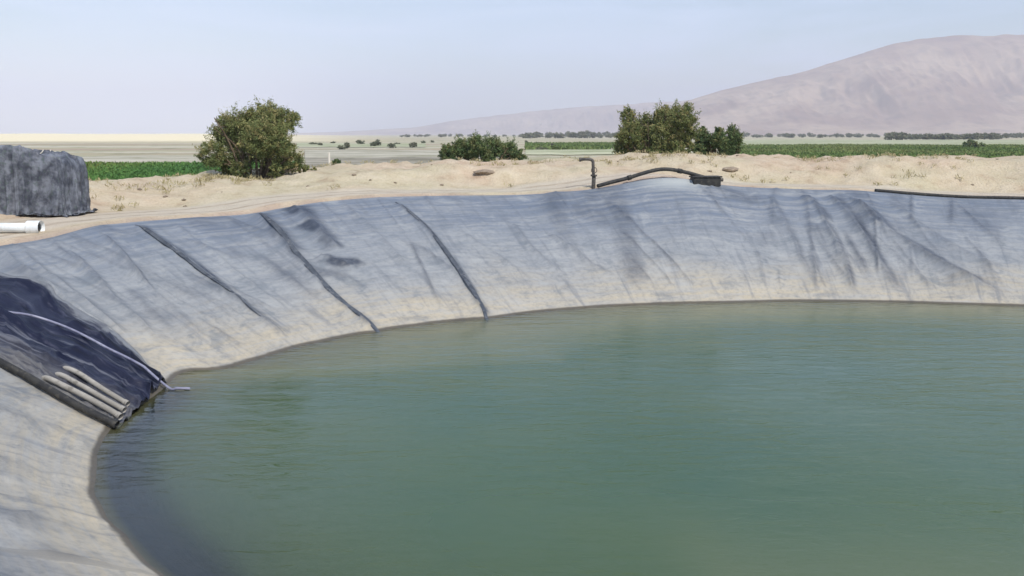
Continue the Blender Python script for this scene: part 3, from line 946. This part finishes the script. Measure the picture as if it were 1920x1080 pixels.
# stones and clods on the sand bank
def rock_mesh(seed, flat=0.55):
    r_ = np.random.default_rng(seed)
    nu, nv = 12, 8
    th = np.linspace(0, 2 * np.pi, nu, endpoint=False); ph = np.linspace(-np.pi / 2, np.pi / 2, nv)
    A, B = np.meshgrid(th, ph, indexing='ij')
    d = np.stack([np.cos(A) * np.cos(B), np.sin(A) * np.cos(B), np.sin(B)], -1)
    rr = 1 + 0.5 * vnoise(d[..., 0] * 1.7 + 5 * seed, d[..., 1] * 1.7 + d[..., 2] * 2.1, seed) + 0.25 * vnoise(d[..., 0] * 4, d[..., 1] * 4 + d[..., 2] * 5, seed + 3)
    V_ = d * rr[..., None] * np.array([1, 0.8, flat])
    return np_mesh('rock', V_.reshape(-1, 3), grid_faces(nu, nv, True), M_ROCK, False)


rocks = [rock_mesh(s_) for s_ in range(6)]
named = [((1368, 318), 0.30, 'largest flat brown slab on the bank right of the black valve box', 0.35),
         ((908, 323), 0.26, 'flat brown clod on the sand below the low wide bush', 0.35),
         ]
for (px, py), s_, lab, fl_ in named:
    P = ground_hit(px, py)
    o = link('rock', random.choice(rocks)); o.location = tuple(P); o.scale = (s_ * 1.3, s_, s_ * fl_ * 1.6); o.rotation_euler.z = random.uniform(0, 6)
    tag(o, lab, 'rock')
for i in range(110):
    u_ = random.randrange(NU)
    P2 = Cl[u_] + dirn[u_] * random.uniform(2.5, 9)
    if P2[1] < 17 or abs(960 + F * P2[0] / P2[1] - 960) > 1000: continue
    s_ = random.uniform(0.025, 0.075)
    o = link('rock', random.choice(rocks)); o.location = (P2[0], P2[1], gz(*P2) + s_ * 0.1)
    o.scale = (s_ * random.uniform(1, 1.5), s_, s_ * random.uniform(.7, 1.1)); o.rotation_euler.z = random.uniform(0, 6)
    tag(o, 'small sandy clod lying loose on the sand bank beyond the pond', 'rock', 'small clods on the sand bank')

# ------------------------------------------------------------------ things on the liner


def lay(H, rad, lift=0.6):
    P = surf(H[:, 0], H[:, 1])
    P = P.copy(); P[:, 2] += rad * lift
    return P


def smooth_path(P, w=9):
    Q = P.copy()
    k_ = np.ones(w) / w
    for i in range(3):
        Q[:, i] = np.convolve(np.pad(P[:, i], w // 2, 'edge'), k_, 'valid')
    Q[0], Q[-1] = P[0], P[-1]
    Q[:, 2] = np.maximum(Q[:, 2], P[:, 2] - 0.02)
    return Q


def seam(pts, rad, label, seed, tail=0.3):
    H = bank_path(pts, 26)
    P = smooth_path(lay(H, rad, 0.0), 21)
    P[:, 2] += 0.008
    n_ = len(P)
    r_ = rad * (1 + 0.3 * vnoise(np.arange(n_) * 0.07, np.zeros(n_), seed) + 0.08 * vnoise(np.arange(n_) * 0.9, np.zeros(n_), seed + 2))
    tt_ = np.linspace(0, 1, n_)
    r_ = r_ * (0.3 + 0.7 * sstep(0, 0.12, tt_)) * (1 - tail * sstep(0.45, 1.0, tt_)); r_[-2:] *= (0.8, 0.5)
    V, f = tube(P, r_, 12, True, 0.30)
    return tag(link('seam_strip', np_mesh('seam_strip', V, f, M_TUBE)), label, 'liner seam', 'dark seam strips running down the far bank')


seam([(255, 424), (300, 455), (350, 490), (400, 530), (440, 560), (490, 598)], 0.06, 'leftmost dark seam strip on the far bank, fading out before the water', 1, 0.8)
seam([(478, 402), (520, 440), (560, 488), (610, 540), (660, 585), (700, 618), (716, 629)], 0.075, 'dark seam strip beside the crumpled bare patch, its end dipping into the water', 2)
seam([(742, 380), (790, 420), (830, 468), (868, 520), (892, 560), (908, 588), (914, 602)], 0.062, 'dark seam strip running down the middle of the bank, right of the crumpled patch', 3)

# near-black liner sheet in the left corner, lying a little proud of the dusty liner
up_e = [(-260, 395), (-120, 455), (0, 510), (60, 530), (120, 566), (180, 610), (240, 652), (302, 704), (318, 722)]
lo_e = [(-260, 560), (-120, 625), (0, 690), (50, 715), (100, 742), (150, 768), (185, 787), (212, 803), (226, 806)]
kdl_n = 70


def edge_path(pts):
    return catmull(np.array([hit(*p) for p in pts]), 16)


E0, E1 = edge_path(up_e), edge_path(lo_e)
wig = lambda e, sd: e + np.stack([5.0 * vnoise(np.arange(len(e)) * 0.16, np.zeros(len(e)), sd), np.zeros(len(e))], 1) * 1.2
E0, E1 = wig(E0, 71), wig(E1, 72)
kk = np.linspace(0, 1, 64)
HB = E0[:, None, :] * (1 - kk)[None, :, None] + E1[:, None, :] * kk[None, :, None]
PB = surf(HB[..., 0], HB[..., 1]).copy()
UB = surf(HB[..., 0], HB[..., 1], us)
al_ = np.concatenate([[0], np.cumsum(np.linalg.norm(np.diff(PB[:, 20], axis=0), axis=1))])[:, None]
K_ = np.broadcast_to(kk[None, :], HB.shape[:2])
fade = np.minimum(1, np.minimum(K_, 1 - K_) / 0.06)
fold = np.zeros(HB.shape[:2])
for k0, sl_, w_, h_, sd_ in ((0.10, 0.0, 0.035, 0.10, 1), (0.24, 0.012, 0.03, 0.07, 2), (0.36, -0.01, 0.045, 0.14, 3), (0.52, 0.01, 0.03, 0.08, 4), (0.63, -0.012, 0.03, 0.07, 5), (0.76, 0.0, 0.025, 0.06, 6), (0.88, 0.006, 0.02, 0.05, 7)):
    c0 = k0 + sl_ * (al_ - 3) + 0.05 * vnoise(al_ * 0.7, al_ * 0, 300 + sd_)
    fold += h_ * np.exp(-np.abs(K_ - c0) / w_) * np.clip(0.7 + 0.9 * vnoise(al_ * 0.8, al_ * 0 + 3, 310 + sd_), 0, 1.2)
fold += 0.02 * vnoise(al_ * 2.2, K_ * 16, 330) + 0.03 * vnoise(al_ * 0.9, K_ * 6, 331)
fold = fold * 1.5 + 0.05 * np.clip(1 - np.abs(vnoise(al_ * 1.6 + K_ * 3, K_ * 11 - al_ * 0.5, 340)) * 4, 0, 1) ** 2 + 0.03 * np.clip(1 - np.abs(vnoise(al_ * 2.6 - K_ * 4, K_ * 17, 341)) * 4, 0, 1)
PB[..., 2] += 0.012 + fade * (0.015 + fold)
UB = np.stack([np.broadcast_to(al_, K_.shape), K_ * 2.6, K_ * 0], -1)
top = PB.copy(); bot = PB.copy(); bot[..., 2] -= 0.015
a_, b_ = PB.shape[:2]
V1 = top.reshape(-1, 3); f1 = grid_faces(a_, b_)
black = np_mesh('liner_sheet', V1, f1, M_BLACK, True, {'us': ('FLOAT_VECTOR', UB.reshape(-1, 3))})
bs = tag(link('liner_sheet', black), 'black liner sheet in the left corner of the pond', 'liner sheet')
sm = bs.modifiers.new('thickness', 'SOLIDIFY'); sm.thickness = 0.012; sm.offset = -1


def pipe_thing(name, label, P, rad, mat, group=None, bore=True):
    n_ = len(P)
    base = P[-1]
    V, f = tube(P - base, rad, 14, True)
    o = thing(name, base, label, 'pipe', group)
    link('pipe_barrel', np_mesh('pipe_barrel', V, f, mat), o)
    if bore:
        d = P[-1] - P[-2]; d /= np.linalg.norm(d)
        V, f = tube([-d * 0.02, d * 0.05], [rad * 1.18, rad * 1.18], 14, False)
        V2, f2 = tube([d * 0.05, d * 0.0501 - d * 0.06], [rad * 1.18, rad * 0.82], 14, False)
        V, f = join([(V, f), (V2, f2)])
        so_ = link('pipe_socket', np_mesh('pipe_socket', V, f, mat), o)
        V, f = tube([d * 0.006, d * 0.012], [rad * 0.86, rad * 0.86], 14, True)
        link('pipe_bore', np_mesh('pipe_bore', V, f, M_BORE), so_)
    return o


GRP = 'pale pipes running down into the left corner of the water'
for pts, rad, lab in [([(112, 693), (133, 706), (160, 723), (195, 746), (236, 772)], 0.038, 'upper of the three pale pipes reaching the water in the left corner'),
                      ([(100, 706), (115, 716), (138, 730), (170, 750), (229, 783)], 0.038, 'middle of the three pale pipes reaching the water in the left corner'),
                      ([(75, 713), (94, 725), (118, 739), (165, 763), (221, 795)], 0.042, 'lowest of the three pale pipes reaching the water in the left corner')]:
    P = smooth_path(lay(bank_path(pts, 14), rad, 1.15), 15)
    P[:, 2] += 0.09 - 0.18 * np.exp(-np.arange(len(P)) / 7.0)      # the upper end goes under the sheet
    pipe_thing('inflow_pipe', lab, P, rad, M_PVC, GRP)
P = smooth_path(lay(bank_path([(-120, 622), (0, 690), (50, 716), (110, 752), (160, 778), (215, 806)], 14), 0.055, 0.9), 9)
P[:, 2] += 0.03
pipe_thing('black_hose', 'thick black hose lying along the lower edge of the black liner sheet', P, 0.055, M_HOSE)
H = bank_path([(-120, 570), (0, 602), (60, 612), (120, 630), (180, 660), (240, 690), (285, 716)], 14)
P = smooth_path(lay(H, 0.04, 1.2), 13)
P[:, 2] += 0.125
tail = np.array([on_plane(316, 727, 0.03), on_plane(332, 728, 0.03), on_plane(350, 728.5, 0.02)])
P = np.concatenate([P[:-6], catmull(np.concatenate([P[-6:-5], tail]), 6)])
pipe_thing('thin_pipe', 'single thin pale lilac pipe crossing the black liner sheet to the water', P, 0.021, M_LILAC)

# black pipe lying along the right part of the crest
ri = []
for px, py in [(1640, 357), (1700, 361), (1740, 365), (1800, 370), (1860, 371), (1925, 373), (2000, 376), (2080, 380)]:
    ri.append(hit(px, py + 1))
ri = np.array(ri); ri[:, 1] = NS - 4.0
ri = catmull(ri, 12)
P = surf(ri[:, 0], ri[:, 1]).copy(); P[:, 2] += 0.07
P = smooth_path(P, 7)
P[:, 2] -= 0.02
pipe_thing('crest_pipe', 'long black pipe lying along the right crest of the pond', P, 0.05, M_HOSE, None, False)

# ------------------------------------------------------------------ inlet on the mound
b0 = ground_hit(1114, 352)
D0 = b0[1]
s0 = D0 / F
z_ = gz(b0[0], b0[1])
ih = thing('inlet_riser', (b0[0], b0[1], z_), 'upright dark pipe with a bent top outlet beside the arched black pipe', 'pipe')
hh = 53 * s0
V, f = tube([(-0.03, 0, -0.25), (-0.01, 0, hh * 0.45)], 0.058, 14)
link('lower_pipe', np_mesh('lower_pipe', V, f, M_STEEL), ih)
P = catmull([(-0.02, 0, hh * .40), (-0.035, 0, hh * .75), (-0.05, 0, hh * .93), (-0.12, 0, hh * .99), (-0.30, 0, hh), (-0.40, 0, hh * 0.985)], 6)
V, f = tube(P, 0.045, 14)
sp_ = link('spout', np_mesh('spout', V, f, M_STEEL), ih)
V, f = tube([(-0.012, 0, hh * .40), (-0.012, 0, hh * .46)], 0.095, 14)
link('flange', np_mesh('flange', V, f, M_STEEL), ih)
V, f = tube([(-0.44, 0, hh * .978), (-0.39, 0, hh * .985)], 0.06, 14)
link('spout_collar', np_mesh('spout_collar', V, f, M_STEEL), sp_)
V, f = join([tube([(-0.02, -0.07, hh * .62), (-0.02, -0.16, hh * .62)], 0.015, 8)] +
            [tube([(-0.02 + .08 * math.cos(i * .524), -0.16, hh * .62 + .08 * math.sin(i * .524)), (-0.02 + .08 * math.cos((i + 1) * .524), -0.16, hh * .62 + .08 * math.sin((i + 1) * .524))], 0.012, 6) for i in range(12)])
link('valve_wheel', np_mesh('valve_wheel', V, f, M_STEEL), ih)

arc = []
for px, py in [(1120, 352), (1145, 346), (1175, 338), (1210, 331), (1245, 327), (1285, 328), (1315, 335), (1345, 345)]:
    h = hit(px, py + 3); h[1] = min(h[1], NS - 5)
    g_ = surf(h[0], h[1])
    arc.append(np.array([g_[0], g_[1], g_[2] + 0.10 + 0.16 * math.exp(-((px - 1245) / 55) ** 2)]))
arc = smooth_path(catmull(arc, 8), 7)
# keep the pipe on the crest or above it
V, f = tube(arc - arc[0], 0.055, 14)
ah = thing('arched_pipe', arc[0], 'thick black pipe arching over the sand mound on the far crest', 'pipe')
link('pipe_barrel', np_mesh('pipe_barrel', V, f, M_HOSE), ah)
for fr_ in (0.3, 0.68):
    i = int(len(arc) * fr_)
    d = arc[i + 1] - arc[i]; d /= np.linalg.norm(d)
    V, f = tube([arc[i] - arc[0] - d * .06, arc[i] - arc[0] + d * .06], 0.072, 14)
    link('coupling', np_mesh('coupling', V, f, M_HOSE), ah)

bx = hit(1328, 351); bx[1] = NS - 6
bpnt = surf(bx[0], bx[1])
bt = thing('valve_box', (bpnt[0], bpnt[1] - 0.1, bpnt[2] - 0.02), 'flat black box with a lid at the right end of the arched pipe', 'box', rz=0.08)


def bevel_box(name, x, y, z0, z1, parent, mat, bev=0.02):
    V, f = boxq(-x, x, -y, y, z0, z1)
    o = link(name, np_mesh(name, V, f, mat, False), parent)
    m = o.modifiers.new('bevel', 'BEVEL'); m.width = bev; m.segments = 2
    return o


bevel_box('box_body', 0.40, 0.22, -0.1, 0.15, bt, M_HOSE)
bevel_box('box_lid', 0.43, 0.25, 0.153, 0.195, bt, M_HOSE, 0.012)
V, f = tube([(0.41, 0, 0.08), (0.52, 0, 0.08)], 0.05, 12)
link('outlet_stub', np_mesh('outlet_stub', V, f, M_STEEL), bt)

# pale post in the field
P = at_depth(618, 330, 44); P[2] = gz(P[0], P[1])
po = thing('wooden_post', P, 'thin pale post standing behind the sand bank right of the large shrub', 'post')
V, f = tube([(0, 0, -.3), (0.02, 0, .6), (0.0, 0, max(.9, 4 - (285 - HOR) * 44 / F - P[2]))], [0.06, 0.055, 0.045], 8)
link('post_shaft', np_mesh('post_shaft', V, f, M_POLE), po)

# ------------------------------------------------------------------ grey heap under a tarp, white pipe
hb_ = at_depth(60, 415, 22.6)
gzh = gz(hb_[0], hb_[1])
s0 = 22.2 / F
nx, ny = 160, 130
Wd, Dp = 205 * s0, 1.6
uu = np.linspace(-1, 1, nx); vv = np.linspace(-1, 1, ny)
A, B = np.meshgrid(uu, vv, indexing='ij')
sq = np.maximum(np.abs(A), np.abs(B))
inner = sstep(0.62 + 0.06 * vnoise(A * 3, B * 3, 96), 0.79, sq)
hgt_top = 1.27 + 0.13 * np.clip(-A, -1, 1) - 0.10 * sstep(0.2, 0.66, A) + 0.24 * fbm(A * 1.9, B * 1.6, 81, 4) + 0.10 * np.clip(1 - np.abs(vnoise(A * 4 + B, B * 4, 83)) * 4, 0, 1) ** 2
Zt = hgt_top * (1 - inner) - 0.05 * inner
k1 = np.where(sq > 0.66, (0.66 + (sq - 0.66) * 0.28) / np.maximum(sq, 1e-6), 1.0)
Xt, Yt = A * k1 * Wd / 2 / 0.755, B * k1 * Dp / 2 / 0.755
ang = np.arctan2(B, A)
side = sstep(0.6, 0.75, sq)
per_ = np.where(np.abs(A) > np.abs(B), B * Dp, A * Wd)
pl = 0.07 * fbm(per_ * 2.0, ang * 2.5, 85, 3) + 0.05 * np.clip(1 - np.abs(vnoise(per_ * 2.2 + sq * 9, sq * 14 - per_, 86)) * 4, 0, 1) ** 2 + 0.05 * np.clip(1 - np.abs(vnoise(per_ * 3.1, sq * 4, 87)) * 4, 0, 1) ** 2
Xt = Xt + side * pl * np.cos(ang) * 1.3 + 0.04 * fbm(A * 5, B * 5, 88, 2)
Yt = Yt + side * pl * np.sin(ang) * 1.6 + 0.04 * fbm(A * 5, B * 5, 89, 2)
sag = (0.10 * fbm(A * 6, B * 6, 90, 4) + 0.10 * np.clip(1 - np.abs(fbm(A * 3.2, B * 3.2, 95, 2)) * 3, 0, 1) ** 2 - 0.05) * (1 - np.abs(inner - 0.5))
TV = np.stack([Xt, Yt, np.maximum(Zt + sag, -0.08)], -1)
hx = (160 - 135 - 960) * s0
hp = thing('tarp_heap', (hx, 22.9, gzh), 'lumpy heap under a crumpled grey blue tarp at the left edge of the bank', 'covered heap')
link('tarp', np_mesh('tarp', TV.reshape(-1, 3), grid_faces(nx, ny), M_TARP), hp)
# rope over the tarp
bt2 = BVHTree.FromPolygons([tuple(v) for v in TV.reshape(-1, 3)], [tuple(int(i) for i in q_) for q_ in grid_faces(nx, ny)])
rp = []
for yy_ in np.linspace(-0.62, 0.62, 40):
    h = bt2.ray_cast(Vector((0.55 + 0.05 * math.sin(yy_ * 3), yy_, 5)), Vector((0, 0, -1)))
    if h[0]: rp.append((h[0].x, h[0].y, h[0].z + 0.012))
V, f = tube(rp, 0.012, 6)
link('rope', np_mesh('rope', V, f, M_POLE), hp)
for tx, ty, rz_ in ((0.95, -0.92, 0.4), (0.25, -0.98, 1.2)):
    pass

wp = ground_hit(42, 437)
wz = gz(wp[0], wp[1])
wt = thing('white_pipe', (wp[0], wp[1], wz), 'short white plastic pipe with a collar lying on the crest below the grey heap', 'pipe')
L = 0.95
V, f = tube([(-L, 0.1, 0.105), (0.30, 0, 0.105)], 0.10, 16)
link('pipe_barrel', np_mesh('pipe_barrel', V, f, M_WHITE), wt)
V, f = join([tube([(0.12, 0.015, 0.115), (0.40, -0.005, 0.115)], 0.14, 16, False), tube([(0.40, -0.005, 0.115), (0.34, 0, 0.115)], [0.14, 0.108], 16, False), tube([(0.12, 0.015, 0.115), (0.121, 0.015, 0.115)], [0.14, 0.10], 16, False)])
link('collar', np_mesh('collar', V, f, M_WHITE), wt)
V, f = tube([(0.31, 0, 0.115), (0.32, 0, 0.115)], 0.107, 16)
link('pipe_bore', np_mesh('pipe_bore', V, f, M_BORE), wt)

# ------------------------------------------------------------------ haze
V, f = boxq(-9000, 9000, -1200, 10500, -4.5, 460)
k = NT('haze_air')
k.t.nodes.remove(k.b)
pv = k.n('ShaderNodeVolumePrincipled')
pv.inputs['Color'].default_value = (0.83, 0.84, 0.95, 1)
pv.inputs['Density'].default_value = 0.00024
pv.inputs['Anisotropy'].default_value = 0.0
k.l(pv.outputs[0], k.t.nodes['Material Output'].inputs['Volume'])
hz = link('haze', np_mesh('haze', V, f, k.m, False))
tag(hz, 'pale dusty haze over the plain', kind='stuff')

# ------------------------------------------------------------------ light
ELEV, AZ = R(52), R(148)            # sun behind the camera's right shoulder (clockwise from +Y)
w = bpy.data.worlds.new('World'); sc.world = w; w.use_nodes = True
nt = w.node_tree
bg = nt.nodes['Background']
sky = nt.nodes.new('ShaderNodeTexSky')
sky.sky_type = 'NISHITA'; sky.sun_disc = False
sky.sun_elevation = ELEV; sky.sun_rotation = AZ
sky.air_density = 1.0; sky.dust_density = 0.7; sky.ozone_density = 2.0; sky.altitude = 100
tc = nt.nodes.new('ShaderNodeTexCoord')
mp = nt.nodes.new('ShaderNodeMapping'); mp.inputs['Scale'].default_value = (1.2, 1.2, 7)
nt.links.new(tc.outputs['Generated'], mp.inputs[0])
ns = nt.nodes.new('ShaderNodeTexNoise'); ns.inputs['Scale'].default_value = 2.2; ns.inputs['Detail'].default_value = 6; ns.inputs['Distortion'].default_value = 0.5
nt.links.new(mp.outputs[0], ns.inputs['Vector'])
mr = nt.nodes.new('ShaderNodeMapRange'); mr.inputs[1].default_value = 0.36; mr.inputs[2].default_value = 0.66; mr.inputs[3].default_value = 0.0; mr.inputs[4].default_value = 0.7
nt.links.new(ns.outputs['Fac'], mr.inputs[0])
mx = nt.nodes.new('ShaderNodeMix'); mx.data_type = 'RGBA'
nt.links.new(mr.outputs[0], mx.inputs[0]); nt.links.new(sky.outputs[0], mx.inputs[6]); mx.inputs[7].default_value = (5.9, 7.0, 9.3, 1)
nt.links.new(mx.outputs[2], bg.inputs[0])
bg.inputs[1].default_value = 0.14
sun = bpy.data.lights.new('sun', 'SUN'); sun.energy = 3.6; sun.angle = R(0.6); sun.color = (1.0, 0.95, 0.87)
so = link('sun', sun)
dv = Vector((math.sin(AZ) * math.cos(ELEV), math.cos(AZ) * math.cos(ELEV), math.sin(ELEV)))
so.rotation_euler = dv.to_track_quat('Z', 'Y').to_euler()
so.location = (10, -10, 40)

sc.view_settings.view_transform = 'Standard'
sc.view_settings.look = 'None'
sc.view_settings.exposure = 0.0
sc.view_settings.gamma = 1.0
sc.render.engine = 'CYCLES'
sc.cycles.use_denoising = True
sc.cycles.max_bounces = 8
sc.cycles.transparent_max_bounces = 12
sc.cycles.volume_bounces = 1
